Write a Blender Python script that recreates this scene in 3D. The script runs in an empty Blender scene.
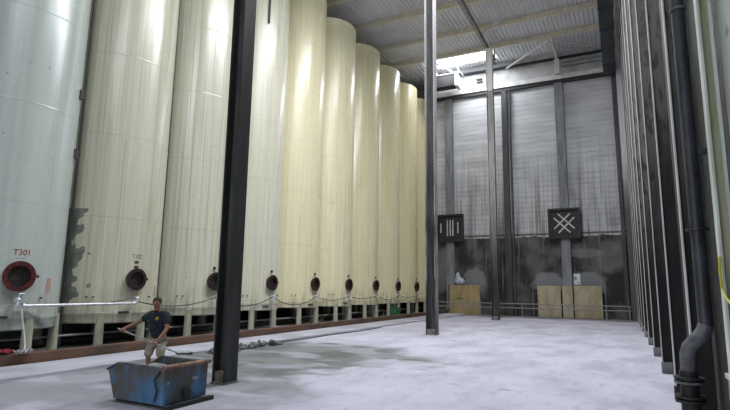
import bpy, bmesh, math, random
from mathutils import Vector, Matrix
random.seed(7)
C = bpy.context.scene.collection
R_ = math.radians
PI = math.pi

# ------------------------------------------------------------------ camera
cam = bpy.data.objects.new('camera', bpy.data.cameras.new('camera'))
C.objects.link(cam)
cam.data.lens = 25.285
cam.data.sensor_width = 36
cam.data.clip_start = 0.05
cam.data.clip_end = 300
cam.matrix_world = Matrix(((0.8955, 0.0585, 0.4410, 0.0),
                           (0.4447, -0.1496, -0.8830, 0.0),
                           (0.0143, 0.9870, -0.1600, 1.75),
                           (0, 0, 0, 1)))
q = cam.matrix_world.to_quaternion()
cam.matrix_world = Matrix.Translation((0, 0, 1.75)) @ q.to_matrix().to_4x4()
bpy.context.scene.camera = cam

# ------------------------------------------------------------------ world, lights, exposure
vs = bpy.context.scene.view_settings
bpy.context.scene.display_settings.display_device = 'sRGB'
vs.view_transform = 'Standard'
vs.look = 'None'
vs.gamma = 1
vs.use_curve_mapping = False
vs.exposure = 0.14
w = bpy.data.worlds.new('world')
bpy.context.scene.world = w
w.use_nodes = True
w.node_tree.nodes['Background'].inputs[0].default_value = (0.75, 0.86, 1.0, 1)
w.node_tree.nodes['Background'].inputs[1].default_value = 1.0


def area(name, loc, size, power, rot=(0, 0, 0), col=(0.95, 0.965, 1.0)):
    l = bpy.data.lights.new(name, 'AREA')
    l.shape = 'RECTANGLE'
    l.size, l.size_y = size
    l.energy = power
    l.color = col
    o = bpy.data.objects.new(name, l)
    o.location = loc
    o.rotation_euler = rot
    C.objects.link(o)
    return o


# daylight under each skylight; the two overhead are unseen, added to light the hall
ADDED_SKY = [(-4.6, 16.0, 3.4, 11.0, 2300), (-4.6, 2.0, 3.4, 7.0, 420)]
for sx, sy, sw, sl, pw in ADDED_SKY:
    area('roof_area_light', (sx, sy, 17.80), (sw, sl), pw)
area('roof_area_light', (-9.5, 35.2, 18.15), (4.4, 1.7), 450)
# fill light added behind the camera, set in an unseen door opening
area('added_front_fill', (-6.5, -5.8, 3.6), (9.0, 5.5), 210, (R_(90), 0, 0))

# ------------------------------------------------------------------ node helpers
class NT:
    def __init__(s, name, rough=0.7, metal=0.0, spec=0.5):
        s.m = bpy.data.materials.new(name)
        s.m.use_nodes = True
        s.t = s.m.node_tree
        s.b = s.t.nodes['Principled BSDF']
        s.b.inputs['Roughness'].default_value = rough
        s.b.inputs['Metallic'].default_value = metal
        s.b.inputs['Specular IOR Level'].default_value = spec
        s._c = {}

    def n(s, kind, **kw):
        nd = s.t.nodes.new(kind)
        for k, v in kw.items():
            setattr(nd, k, v)
        return nd

    def put(s, inp, v):
        if hasattr(v, 'is_linked') or isinstance(v, bpy.types.NodeSocket):
            s.t.links.new(v, inp)
        elif isinstance(v, (tuple, list)):
            inp.default_value = tuple(v) + ((1,) if len(v) == 3 and len(inp.default_value) == 4 else ())
        else:
            inp.default_value = v

    def co(s, kind='Object'):
        if kind not in s._c:
            if kind == 'World':
                s._c[kind] = s.n('ShaderNodeNewGeometry').outputs['Position']
            else:
                s._c[kind] = s.n('ShaderNodeTexCoord').outputs[kind]
        return s._c[kind]

    def axis(s, a, kind='Object'):
        k = kind + '_sep'
        if k not in s._c:
            nd = s.n('ShaderNodeSeparateXYZ')
            s.put(nd.inputs[0], s.co(kind))
            s._c[k] = nd
        return s._c[k].outputs[a]

    def math(s, op, a, b=0.0, clamp=False):
        nd = s.n('ShaderNodeMath', operation=op, use_clamp=clamp)
        s.put(nd.inputs[0], a)
        s.put(nd.inputs[1], b)
        return nd.outputs[0]

    def ramp(s, v, a, b, c=0.0, d=1.0):
        nd = s.n('ShaderNodeMapRange', interpolation_type='SMOOTHSTEP')
        for i, x in enumerate((v, a, b, c, d)):
            s.put(nd.inputs[i], x)
        return nd.outputs[0]

    def noise(s, scale, lo=0.4, hi=0.6, detail=4, kind='Object', off=(0, 0, 0), raw=False, dist=0.0):
        mp = s.n('ShaderNodeMapping')
        s.put(mp.inputs['Vector'], s.co(kind))
        mp.inputs['Scale'].default_value = scale
        mp.inputs['Location'].default_value = off
        nz = s.n('ShaderNodeTexNoise')
        nz.inputs['Detail'].default_value = detail
        nz.inputs['Scale'].default_value = 1
        nz.inputs['Distortion'].default_value = dist
        s.t.links.new(mp.outputs[0], nz.inputs['Vector'])
        return nz.outputs['Fac'] if raw else s.ramp(nz.outputs['Fac'], lo, hi)

    def mix(s, f, a, b):
        nd = s.n('ShaderNodeMix', data_type='RGBA')
        s.put(nd.inputs[0], f)
        s.put(nd.inputs[6], a)
        s.put(nd.inputs[7], b)
        return nd.outputs[2]

    def mul(s, *a):
        r = a[0]
        for x in a[1:]:
            r = s.math('MULTIPLY', r, x)
        return r

    def color(s, v):
        s.put(s.b.inputs['Base Color'], v)
        return s

    def bump(s, h, strength=0.3, dist=0.02):
        nd = s.n('ShaderNodeBump')
        nd.inputs['Strength'].default_value = strength
        nd.inputs['Distance'].default_value = dist
        s.put(nd.inputs['Height'], h)
        s.t.links.new(nd.outputs[0], s.b.inputs['Normal'])
        return s


def simple(name, col, col2=None, scale=(4, 4, 4), rough=0.7, metal=0.0, lo=0.4, hi=0.6, bump=0.0, spec=0.5):
    n = NT(name, rough, metal, spec)
    if col2 is None:
        col2 = tuple(c * 0.8 for c in col)
    f = n.noise(scale, lo, hi)
    n.color(n.mix(f, col, col2))
    if bump:
        n.bump(f, bump)
    return n.m


M = {}
M['post'] = simple('black_painted_steel', (0.016, 0.018, 0.017), (0.040, 0.042, 0.038), (5, 5, 0.8), 0.6, lo=0.35, hi=0.75)
M['chrome'] = simple('bright_steel', (0.90, 0.91, 0.95), (0.7, 0.72, 0.76), (8, 8, 8), 0.45, 0.7)
M['hose'] = simple('dark_hose_rubber', (0.10, 0.10, 0.09), rough=0.6)
M['whitehose'] = simple('white_hose_plastic', (0.6, 0.6, 0.55), rough=0.5)
M['yellowhose'] = simple('yellow_hose', (0.55, 0.50, 0.03), rough=0.5)
M['red'] = simple('red_manhole_paint', (0.11, 0.018, 0.018), (0.055, 0.012, 0.012), (9, 9, 9), 0.45)
M['brownred'] = simple('brown_manhole_paint', (0.040, 0.017, 0.014), (0.025, 0.012, 0.011), (9, 9, 9), 0.45)
M['inside'] = simple('dark_tank_inside', (0.012, 0.010, 0.010), (0.03, 0.02, 0.018), rough=0.8)
M['leg'] = simple('cream_leg_paint', (0.46, 0.47, 0.36), (0.30, 0.30, 0.22), (6, 6, 1.5), 0.5, lo=0.35, hi=0.7)
M['redtext'] = simple('red_stencil_paint', (0.30, 0.045, 0.03), rough=0.6)
M['fadedtext'] = simple('faded_stencil_paint', (0.34, 0.28, 0.20), rough=0.6)
M['label'] = simple('faded_pink_label', (0.50, 0.34, 0.28), (0.42, 0.20, 0.16), (14, 14, 14), 0.6)
M['plate'] = simple('dark_plate', (0.05, 0.05, 0.045), rough=0.5)
M['cream'] = simple('cream_beam_paint', (0.85, 0.80, 0.66), (0.70, 0.66, 0.55), (2, 2, 2), 0.6, lo=0.4, hi=0.75)
M['whitebeam'] = simple('white_beam_paint', (0.80, 0.80, 0.80), (0.62, 0.62, 0.62), (2, 2, 2), 0.6, lo=0.4, hi=0.75)
M['greybeam'] = simple('grey_beam_paint', (0.42, 0.41, 0.40), (0.30, 0.30, 0.30), (2, 2, 2), 0.6)
M['darkbeam'] = simple('dark_beam_paint', (0.03, 0.032, 0.036), rough=0.6)
M['duct'] = simple('dark_galvanised_duct', (0.050, 0.068, 0.082), (0.035, 0.045, 0.055), (2, 2, 2), 0.5, 0.2)
M['pipe'] = simple('dark_cast_pipe', (0.050, 0.056, 0.066), (0.03, 0.032, 0.036), (6, 6, 2), 0.45)
M['pipelow'] = simple('grey_dusty_pipe', (0.16, 0.16, 0.18), (0.09, 0.09, 0.10), (9, 9, 9), 0.6)
M['blackmetal'] = simple('black_metal', (0.018, 0.018, 0.018), rough=0.6)
M['railgrey'] = simple('grey_rail_paint', (0.30, 0.30, 0.31), rough=0.6)
M['slatgrey'] = simple('pale_slat', (0.55, 0.55, 0.55), rough=0.6)
M['tan'] = simple('tan_board', (0.42, 0.33, 0.17), (0.34, 0.26, 0.13), (3, 3, 1), 0.8)
M['tanpale'] = simple('pale_tan_board', (0.46, 0.40, 0.28), (0.37, 0.31, 0.20), (3, 3, 1), 0.8)
M['paper'] = simple('white_paper', (0.80, 0.84, 0.90), (0.7, 0.75, 0.82), (20, 20, 20), 0.6)
M['bag'] = simple('white_plastic_bag', (0.55, 0.60, 0.72), (0.35, 0.38, 0.46), (5, 5, 5), 0.5)
M['skin'] = simple('skin', (0.30, 0.15, 0.10), (0.24, 0.115, 0.08), rough=0.55)
M['hair'] = simple('dark_hair', (0.03, 0.022, 0.018), rough=0.8)
M['shirt'] = simple('navy_cotton', (0.009, 0.014, 0.023), (0.016, 0.021, 0.032), (8, 8, 8), 0.9)
M['badge'] = simple('gold_print', (0.35, 0.27, 0.05), rough=0.8)
M['shorts'] = simple('khaki_cotton', (0.38, 0.34, 0.27), (0.26, 0.23, 0.18), (7, 7, 7), 0.9)
M['boot'] = simple('dusty_boot', (0.12, 0.10, 0.08), rough=0.9)
M['eye'] = simple('eye', (0.02, 0.015, 0.012), rough=0.3)
M['wood'] = simple('worn_handle', (0.33, 0.33, 0.34), (0.2, 0.2, 0.2), (9, 9, 9), 0.6)
M['rubble'] = simple('grey_rubble', (0.16, 0.16, 0.16), (0.07, 0.07, 0.07), (6, 6, 6), 0.95)
M['powder'] = simple('pale_powder', (0.34, 0.34, 0.36), (0.22, 0.22, 0.24), (6, 6, 6), 0.95, bump=0.4)
M['ragred'] = simple('red_rag', (0.28, 0.02, 0.03), rough=0.9)
M['ragwhite'] = simple('white_rag', (0.42, 0.38, 0.40), rough=0.9)
M['greenbox'] = simple('green_pump_paint', (0.03, 0.12, 0.05), rough=0.6)
M['brass'] = simple('brass', (0.5, 0.38, 0.10), rough=0.4, metal=0.6)
M['brownbeam'] = simple('rusty_brown_curb', (0.15, 0.08, 0.052), (0.075, 0.048, 0.036), (1.2, 1.2, 3), 0.75, lo=0.35, hi=0.7)
M['tube'] = simple('rusty_tube', (0.30, 0.19, 0.12), (0.16, 0.09, 0.06), (6, 6, 6), 0.75)

# rusted blue paint of the skip
n = NT('rusty_blue_paint', 0.55)
f1 = n.noise((3.2, 3.2, 2.2), 0.48, 0.60, 6)
top = n.ramp(n.axis('Z'), 0.22, 0.50)
f2 = n.math('MAXIMUM', n.mul(f1, 0.85), n.mul(n.noise((6, 6, 2), 0.36, 0.54, 6), top))
left = n.ramp(n.axis('X'), -0.2, -0.8)
f3 = n.math('MAXIMUM', f2, n.mul(left, n.noise((5, 5, 1.5), 0.42, 0.6, 6, off=(3, 1, 0))))
blue = n.mix(n.noise((4, 4, 4), 0.35, 0.65, off=(5, 5, 5)), (0.042, 0.125, 0.23), (0.075, 0.19, 0.34))
n.color(n.mix(f3, blue, (0.085, 0.068, 0.050)))
M['skip'] = n.m
M['skipin'] = simple('dull_skip_inside', (0.12, 0.12, 0.13), (0.06, 0.055, 0.05), (5, 5, 5), 0.8)

# posts along the right wall: grey flange with grime, black web with light painted in up high
def post_mat(name, c1, c2, grime=0.8):
    n = NT(name, 0.6)
    g = n.noise((7, 7, 1.1), 0.42, 0.66, 6, 'World')
    n.color(n.mix(n.mul(g, grime), c1, c2))
    return n.m
M['flange'] = post_mat('grey_flange_paint', (0.66, 0.64, 0.64), (0.46, 0.43, 0.40))
n = NT('grimy_web_lit_top', 0.8)
zf = n.ramp(n.math('ADD', n.axis('Z', 'World'), n.mul(n.noise((3, 3, 0.8), kind='World', raw=True), 4.0)), 4.0, 9.0)  # grime below, with lit upper part painted into the colour
cc = n.mix(zf, (0.014, 0.014, 0.013), (0.21, 0.205, 0.19))
n.color(n.mix(n.mul(n.noise((9, 9, 2.5), 0.5, 0.64, 6, 'World'), n.ramp(n.axis('Z', 'World'), 5, 11, 0.7, 0.2)), cc, (0.022, 0.022, 0.018)))
M['web'] = n.m
M['greenpaint'] = simple('old_green_paint', (0.30, 0.32, 0.17), (0.40, 0.41, 0.29), (8, 8, 1.2), 0.7)
M['palegrey'] = simple('pale_grey_paint', (0.68, 0.72, 0.68), (0.50, 0.52, 0.46), (6, 6, 1.2), 0.7)
# column paint
def column_mat(name, zsplit=None):
    n = NT(name, 0.65)
    g = n.noise((6, 6, 0.7), 0.40, 0.68, 6, 'World')
    c = n.mix(g, (0.020, 0.021, 0.020), (0.065, 0.065, 0.060))
    if zsplit is not None:
        z = n.axis('Z', 'World')
        c = n.mix(n.ramp(z, 2.0, 9.0), c, n.mix(g, (0.42, 0.41, 0.40), (0.24, 0.23, 0.22)))
        c = n.mix(n.math('GREATER_THAN', z, zsplit), c, (0.82, 0.82, 0.80))
    n.color(c)
    return n.m
M['column'] = column_mat('dark_column_paint')
M['column2'] = column_mat('grey_column_paint', 14.2)
n = NT('lilac_grey_flange', 0.6)
g = n.noise((7, 7, 1.1), 0.42, 0.66, 6, 'World')
c = n.mix(n.mul(g, n.ramp(n.axis('Z', 'World'), 12, 3)), (0.40, 0.38, 0.40), (0.08, 0.08, 0.08))
c = n.mix(n.mul(n.noise((3, 3, 0.6), 0.35, 0.6, 6, 'World'), n.ramp(n.axis('Z', 'World'), 7, 2)), c, (0.05, 0.05, 0.05))
n.color(c)
M['colflange'] = n.m
M['concretefoot'] = simple('concrete_foot', (0.30, 0.26, 0.20), (0.18, 0.16, 0.14), (8, 8, 8), 0.9)
M['greyfoot'] = simple('grey_concrete_foot', (0.24, 0.24, 0.25), (0.15, 0.15, 0.15), (8, 8, 8), 0.9)
M['wallcol'] = simple('grey_wall_column', (0.24, 0.25, 0.27), (0.15, 0.15, 0.16), (4, 4, 0.6), 0.7, lo=0.35, hi=0.7)
M['wallcoldark'] = simple('black_wall_column', (0.05, 0.05, 0.055), (0.08, 0.08, 0.08), (4, 4, 0.6), 0.7)

# ------------------------------------------------------------------ mesh helpers
class MB:
    def __init__(s):
        s.b = bmesh.new()

    def box(s, x0, x1, y0, y1, z0, z1, mat=None):
        vs_ = [s.b.verts.new((x, y, z)) for x in (x0, x1) for y in (y0, y1) for z in (z0, z1)]
        for f in ((0, 1, 3, 2), (4, 6, 7, 5), (0, 4, 5, 1), (2, 3, 7, 6), (0, 2, 6, 4), (1, 5, 7, 3)):
            s.b.faces.new([vs_[i] for i in f])
        return s

    def bar(s, p, q, wd, ht, up=(0, 0, 1)):
        p, q = Vector(p), Vector(q)
        d = (q - p).normalized()
        up = Vector(up)
        a = d.cross(up)
        if a.length < 1e-4:
            a = Vector((1, 0, 0))
        a.normalize()
        u = a.cross(d).normalized()
        vv = []
        for e in (p, q):
            for i, j in ((-1, -1), (1, -1), (1, 1), (-1, 1)):
                vv.append(s.b.verts.new(e + a * i * wd / 2 + u * j * ht / 2))
        s.b.faces.new(vv[0:4][::-1])
        s.b.faces.new(vv[4:8])
        for i in range(4):
            j = (i + 1) % 4
            s.b.faces.new((vv[i], vv[j], vv[4 + j], vv[4 + i]))
        return s

    def tube(s, pts, r, seg=12, cap=True):
        pts = [Vector(p) for p in pts]
        rs = r if isinstance(r, (list, tuple)) else [r] * len(pts)
        rings = []
        prev = None
        for i, p in enumerate(pts):
            d = (pts[min(i + 1, len(pts) - 1)] - pts[max(i - 1, 0)]).normalized()
            if prev is None:
                a = d.cross(Vector((0, 0, 1)))
                if a.length < 1e-3:
                    a = d.cross(Vector((0, 1, 0)))
            else:
                a = prev - d * prev.dot(d)
            a.normalize()
            prev = a
            b = d.cross(a)
            rings.append([s.b.verts.new(p + (a * math.cos(2 * PI * k / seg) + b * math.sin(2 * PI * k / seg)) * rs[i]) for k in range(seg)])
        for A, B in zip(rings, rings[1:]):
            for k in range(seg):
                j = (k + 1) % seg
                s.b.faces.new((A[k], A[j], B[j], B[k]))
        if cap:
            s.b.faces.new(rings[0][::-1])
            s.b.faces.new(rings[-1])
        return s

    def lathe(s, prof, seg=96, axis='Z', close=False, origin=(0, 0, 0)):
        rings = []
        for r, z in prof:
            ring = []
            for k in range(seg):
                a = 2 * PI * k / seg
                c, d = r * math.cos(a), r * math.sin(a)
                p = (c, d, z) if axis == 'Z' else (z, c, d)
                ring.append(s.b.verts.new(Vector(p) + Vector(origin)))
            rings.append(ring)
        if close:
            rings.append(rings[0])
        for A, B in zip(rings, rings[1:]):
            for k in range(seg):
                j = (k + 1) % seg
                s.b.faces.new((A[k], A[j], B[j], B[k]))
        if not close:
            s.b.faces.new(rings[0][::-1])
            s.b.faces.new(rings[-1])
        return s

    def prism(s, pts, vec):
        vec = Vector(vec)
        A = [s.b.verts.new(p) for p in pts]
        B = [s.b.verts.new(Vector(p) + vec) for p in pts]
        s.b.faces.new(A[::-1])
        s.b.faces.new(B)
        for i in range(len(A)):
            j = (i + 1) % len(A)
            s.b.faces.new((A[i], A[j], B[j], B[i]))
        return s

    def ball(s, c, r, seg=16, sc=(1, 1, 1)):
        m = Matrix.Translation(c) @ Matrix.Diagonal((sc[0] * r, sc[1] * r, sc[2] * r, 1))
        bmesh.ops.create_uvsphere(s.b, u_segments=seg, v_segments=max(6, seg // 2), radius=1, matrix=m)
        return s

    def build(s, name, mat, parent=None, smooth=False, bevel=0.0, loc=None):
        bmesh.ops.recalc_face_normals(s.b, faces=s.b.faces)
        me = bpy.data.meshes.new(name)
        s.b.to_mesh(me)
        s.b.free()
        if smooth:
            for p in me.polygons:
                p.use_smooth = True
            for e, ed in enumerate(me.edges):
                pass
            me.set_sharp_from_angle(angle=R_(38))
        o = bpy.data.objects.new(name, me)
        me.materials.append(M[mat] if isinstance(mat, str) else mat)
        C.objects.link(o)
        if parent:
            o.parent = parent
        if loc:
            o.location = loc
        if bevel:
            bv = o.modifiers.new('bevel', 'BEVEL')
            bv.width = bevel
            bv.segments = 2
            bv.limit_method = 'ANGLE'
        return o


def tag(o, label, cat, group=None, kind=None):
    o['label'] = label
    o['category'] = cat
    if group:
        o['group'] = group
    if kind:
        o['kind'] = kind
    return o


def thing(name, label, cat, loc=(0, 0, 0), rz=0.0, group=None):
    o = bpy.data.objects.new(name, None)
    C.objects.link(o)
    o.location = loc
    o.rotation_euler = (0, 0, rz)
    return tag(o, label, cat, group)


def struct(o, label=None):
    o['kind'] = 'structure'
    if label:
        o['label'] = label
    return o


# ------------------------------------------------------------------ floor
n = NT('dusty_concrete', 0.75, spec=0.35)
X, Y = n.axis('X', 'World'), n.axis('Y', 'World')
big = n.noise((0.33, 0.33, 0.33), kind='World', detail=6, raw=True, off=(4.2, 1.5, 0))
med = n.noise((0.5, 0.28, 1), kind='World', detail=7, raw=True, off=(1, 7, 0))
white = n.mix(n.noise((0.9, 0.5, 1), 0.38, 0.68, 7, 'World'), (0.57, 0.56, 0.66), (0.43, 0.42, 0.50))
white = n.mix(n.mul(n.noise((5, 2.2, 1), 0.5, 0.75, 8, 'World'), 0.5), white, (0.33, 0.33, 0.38))
grey = n.mix(n.noise((0.8, 0.8, 1), 0.35, 0.65, 7, 'World', off=(3, 3, 0)), (0.13, 0.14, 0.135), (0.22, 0.23, 0.235))
xs = n.math('ADD', X, n.mul(n.math('SUBTRACT', big, 0.5), 9.0))
side = n.ramp(n.math('ADD', xs, n.math('MULTIPLY', n.math('ABSOLUTE', n.math('SUBTRACT', Y, 11.5)), 0.28)), -4.3, -5.1)
fary = n.ramp(n.math('ADD', Y, n.mul(n.math('SUBTRACT', med, 0.5), 6.0)), 15.6, 14.2)
tong = n.noise((0.5, 0.9, 1), 0.50, 0.60, 6, 'World', off=(9, 2, 0))
patch = n.mul(side, fary, n.math('SUBTRACT', 1.0, n.mul(tong, 0.45)))
nearf = n.ramp(n.math('ADD', Y, n.mul(n.math('SUBTRACT', med, 0.5), 7.0)), 6.2, 8.6, 0.6, 1.0)
c = n.mix(n.mul(patch, nearf), white, grey)
# wet dark spots
wet = n.mul(n.noise((0.8, 1.1, 1), 0.67, 0.72, 6, 'World', off=(2, 5, 0)), 0.55)
c = n.mix(wet, c, (0.13, 0.13, 0.15))
# dirty strip in front of the back wall
bk = n.ramp(n.math('ADD', Y, n.mul(med, 5.0)), 35.8, 38.2)
c = n.mix(n.mul(bk, 0.75), c, (0.13, 0.115, 0.10))
n.color(c)
n.put(n.b.inputs['Roughness'], n.ramp(wet, 0, 1, 0.85, 0.4))
n.bump(n.noise((9, 9, 9), 0.3, 0.7, 8, 'World'), 0.25, 0.02)
M['floor'] = n.m
struct(MB().box(-18, 2.2, -8, 42, -0.3, 0).build('floor', 'floor'))
n = NT('slab_concrete', 0.8)
n.color(n.mix(n.noise((0.7, 0.5, 1), 0.35, 0.65, 7, 'World'), (0.50, 0.50, 0.57), (0.34, 0.34, 0.38)))
M['slab'] = n.m
b = MB()
prof = []
ys = [-2 + 0.5 * i for i in range(79)]
ed = [-10 + random.uniform(-0.03, 0.03) for _ in ys]
pts = [(-11.45, ys[0], 0.001)] + [(e, y, 0.001) for e, y in zip(ed, ys)] + [(-11.45, ys[-1], 0.001)]
b.prism(pts, (0, 0, 0.055))
struct(b.build('trim_1', 'slab'), 'pale raised concrete strip along the foot of the tanks')

# ------------------------------------------------------------------ walls
n = NT('blockwork_wall', 0.8)
Xw, Zw = n.axis('X', 'World'), n.axis('Z', 'World')
cmb = n.n('ShaderNodeCombineXYZ')
n.put(cmb.inputs[0], Xw)
n.put(cmb.inputs[1], Zw)
br = n.n('ShaderNodeTexBrick')
n.t.links.new(cmb.outputs[0], br.inputs['Vector'])
br.inputs['Scale'].default_value = 1
br.inputs['Brick Width'].default_value = 0.40
br.inputs['Row Height'].default_value = 0.36
br.inputs['Mortar Size'].default_value = 0.018
br.inputs['Mortar Smooth'].default_value = 0.3
br.offset = 0.0
br.inputs['Color1'].default_value = (0.56, 0.57, 0.59, 1)
br.inputs['Color2'].default_value = (0.50, 0.51, 0.53, 1)
br.inputs['Mortar'].default_value = (0.43, 0.435, 0.45, 1)
wallc = n.mix(n.ramp(n.math('ADD', Zw, n.mul(n.noise((0.5, 1, 0.5), kind='World', raw=True), 4.0)), 13.0, 9.5), n.mix(n.noise((0.35, 1, 1.6), 0.35, 0.65, 5, 'World'), (0.62, 0.63, 0.66), (0.50, 0.51, 0.54)), br.outputs['Color'])
course = n.ramp(n.math('ABSOLUTE', n.math('SUBTRACT', n.math('MODULO', Zw, 0.36), 0.18)), 0.13, 0.176)
wallc = n.mix(n.mul(course, n.noise((0.7, 1, 2.0), 0.3, 0.7, 5, 'World', off=(0, 0, 5)), 0.6), wallc, (0.22, 0.22, 0.23))
drip = n.noise((3.4, 1, 0.10), 0.50, 0.66, 6, 'World')
low = n.ramp(Zw, 13.5, 5.5)
wallc = n.mix(n.mul(drip, low, 0.85), wallc, (0.14, 0.11, 0.09))
fine = n.noise((11, 1, 0.22), 0.47, 0.65, 5, 'World')
wallc = n.mix(n.mul(fine, n.ramp(Zw, 14, 6), 0.6), wallc, (0.19, 0.18, 0.17))
soot = n.noise((0.5, 1, 0.35), 0.50, 0.70, 6, 'World', off=(3, 0, 3))
wallc = n.mix(n.mul(soot, n.ramp(Zw, 12.0, 6.5), 0.65), wallc, (0.13, 0.12, 0.115))
# upper band, cleaner
wallc = n.mix(n.math('GREATER_THAN', Zw, 16.5), wallc, n.mix(n.noise((1.3, 1, 1.3), 0.4, 0.7, 6, 'World'), (0.62, 0.62, 0.64), (0.45, 0.45, 0.46)))
# charred lower part with surviving pale patches
dark = n.mix(n.noise((0.9, 1, 0.7), 0.40, 0.68, 7, 'World', off=(1, 0, 0)), (0.022, 0.023, 0.022), (0.12, 0.115, 0.11))
dark = n.mix(n.mul(n.noise((6, 1, 0.3), 0.58, 0.68, 5, 'World'), 0.5), dark, (0.22, 0.22, 0.22))
def blob(cx_, cz_, rx, rz):
    a = n.math('POWER', n.math('DIVIDE', n.math('SUBTRACT', Xw, cx_), rx), 2.0)
    b_ = n.math('POWER', n.math('DIVIDE', n.math('SUBTRACT', Zw, cz_), rz), 2.0)
    d = n.math('ADD', n.math('ADD', a, b_), n.mul(n.math('SUBTRACT', n.noise((1.4, 1, 1.4), kind='World', detail=6, raw=True), 0.5), 1.8))
    return n.ramp(d, 1.15, 0.55)
for bx_, bz_, rx_, rz_, k in ((-9.6, 2.3, 0.8, 1.1, 0.7), (-4.6, 2.3, 1.1, 0.75, 0.75), (-2.0, 2.3, 1.2, 0.85, 0.75), (-12.0, 3.2, 1.0, 1.8, 0.45), (-0.6, 4.0, 0.9, 1.2, 0.35), (-2.2, 4.3, 1.3, 0.35, 0.45)):
    dark = n.mix(n.mul(blob(bx_, bz_, rx_, rz_), k), dark, (0.27, 0.27, 0.28))
edge = n.math('ADD', Zw, n.mul(n.math('SUBTRACT', n.noise((2, 1, 0.5), kind='World', raw=True), 0.5), 0.35))
c = n.mix(n.math('LESS_THAN', edge, 5.45), wallc, dark)
ledge = n.mul(n.math('LESS_THAN', n.math('ABSOLUTE', n.math('SUBTRACT', Zw, 5.62)), 0.07), 0.8)
c = n.mix(ledge, c, (0.03, 0.03, 0.03))
n.color(c)
n.bump(course, -0.5, 0.03)
M['backwall'] = n.m
struct(MB().box(-12.75, 2.2, 37.2, 37.5, 0, 18.9).build('wall_back', 'backwall'))
struct(MB().box(-18, -12.75, 40.2, 40.5, 0, 18.9).build('wall_back_recess', 'backwall'))
M['plainwall'] = simple('plain_render', (0.36, 0.36, 0.37), (0.24, 0.24, 0.24), (0.6, 0.6, 0.3), 0.85)
struct(MB().box(-12.75, -12.45, 37.5, 40.2, 0, 18.9).build('wall_return', 'plainwall'))
M['leftwall'] = simple('left_wall_render', (0.16, 0.16, 0.16), (0.10, 0.10, 0.10), (0.6, 0.6, 0.3), 0.85)
struct(MB().box(-18.3, -18, -6, 40.5, 0, 18.9).build('wall_left', 'leftwall'))

n = NT('right_wall_stained_and_shaded', 0.8)
Zw = n.axis('Z', 'World')
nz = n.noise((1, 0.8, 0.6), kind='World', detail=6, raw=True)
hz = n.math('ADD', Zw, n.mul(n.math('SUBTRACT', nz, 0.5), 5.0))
up_ = n.ramp(hz, 3.0, 7.5)  # dark lower wall: stains plus shade painted in by height
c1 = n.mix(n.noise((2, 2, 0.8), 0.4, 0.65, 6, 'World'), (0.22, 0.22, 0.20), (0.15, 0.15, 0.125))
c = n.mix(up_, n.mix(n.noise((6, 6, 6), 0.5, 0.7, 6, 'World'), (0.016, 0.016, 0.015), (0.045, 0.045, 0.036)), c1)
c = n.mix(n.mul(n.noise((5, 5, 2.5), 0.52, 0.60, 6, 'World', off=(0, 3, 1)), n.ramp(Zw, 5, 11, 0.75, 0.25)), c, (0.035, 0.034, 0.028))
# the nearest bay was repainted grey-green above hip height
near = n.mul(n.math('LESS_THAN', n.axis('Y', 'World'), 4.55), n.math('GREATER_THAN', Zw, 2.0))
c = n.mix(near, c, n.mix(n.noise((1.5, 1.5, 1), 0.4, 0.62, 6, 'World'), (0.44, 0.48, 0.43), (0.36, 0.39, 0.30)))
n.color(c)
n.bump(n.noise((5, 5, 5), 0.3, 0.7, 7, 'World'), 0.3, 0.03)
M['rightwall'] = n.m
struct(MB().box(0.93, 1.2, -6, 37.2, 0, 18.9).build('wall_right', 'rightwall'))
struct(MB().box(-18, -11.5, -6.3, -6, 0, 18.4).box(-1.5, 1.2, -6.3, -6, 0, 18.4).box(-11.5, -1.5, -6.3, -6, 6.6, 18.4).build('wall_front', 'plainwall'))  # opening behind the camera is added to let light in

# roof: corrugated sheets running lengthwise, openings for the skylights
def roofz(y):
    return 18.05 + max(0.0, y - 22.0) * 0.65 / 15.0
n = NT('corrugated_roof_sheet', 0.65)
n.color(n.mix(n.noise((0.4, 0.3, 1), 0.4, 0.7, 5, 'World'), (0.84, 0.85, 0.88), (0.68, 0.68, 0.71)))
M['roof'] = n.m
def corrugated(b, x0, x1, y0, y1, dz=0.0):
    p = 0.26
    prof = []
    i0, i1 = int(round(x0 / p)), int(round(x1 / p))
    for i in range(i0, i1):
        xx = i * p
        prof += [(xx, 0.0), (xx + 0.10, 0.0), (xx + 0.13, 0.055), (xx + 0.23, 0.055)]
    prof.append((i1 * p, 0.0))
    ysx = [y0, y1] if y1 <= 22 or y0 >= 22 else [y0, 22, y1]
    rows = [[b.b.verts.new((px, y, roofz(y) + pz + dz)) for px, pz in prof] for y in ysx]
    rows2 = [[b.b.verts.new((px, y, roofz(y) + pz + dz + 0.02)) for px, pz in prof] for y in ysx]
    for rr in (rows, rows2):
        for A, B in zip(rr, rr[1:]):
            for k in range(len(prof) - 1):
                b.b.faces.new((A[k], A[k + 1], B[k + 1], B[k]))
g = 0.26
gx = lambda v: round(v / g) * g
b = MB()
SX0, SX1 = gx(-6.3), gx(-2.9)
corrugated(b, -18.2, SX0, -6, 34.3)
corrugated(b, SX1, 1.3, -6, 37.3)
corrugated(b, SX0, SX1, 5.5, 10)
corrugated(b, SX0, SX1, 21.6, 37.3)
corrugated(b, SX0, SX1, -6, -1.5)
corrugated(b, -18.2, gx(-11.8), 34.3, 40.4)
corrugated(b, gx(-11.8), gx(-7.3), 36.15, 37.4)
corrugated(b, gx(-7.3), SX0, 34.3, 37.3)
struct(b.build('ceiling', 'roof'))
n = NT('lit_translucent_sheet', 0.5)
n.color((0.8, 0.85, 0.9))
n.put(n.b.inputs['Emission Color'], (0.86, 0.94, 1.0))
n.b.inputs['Emission Strength'].default_value = 2.6
M['skylight'] = n.m
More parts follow.
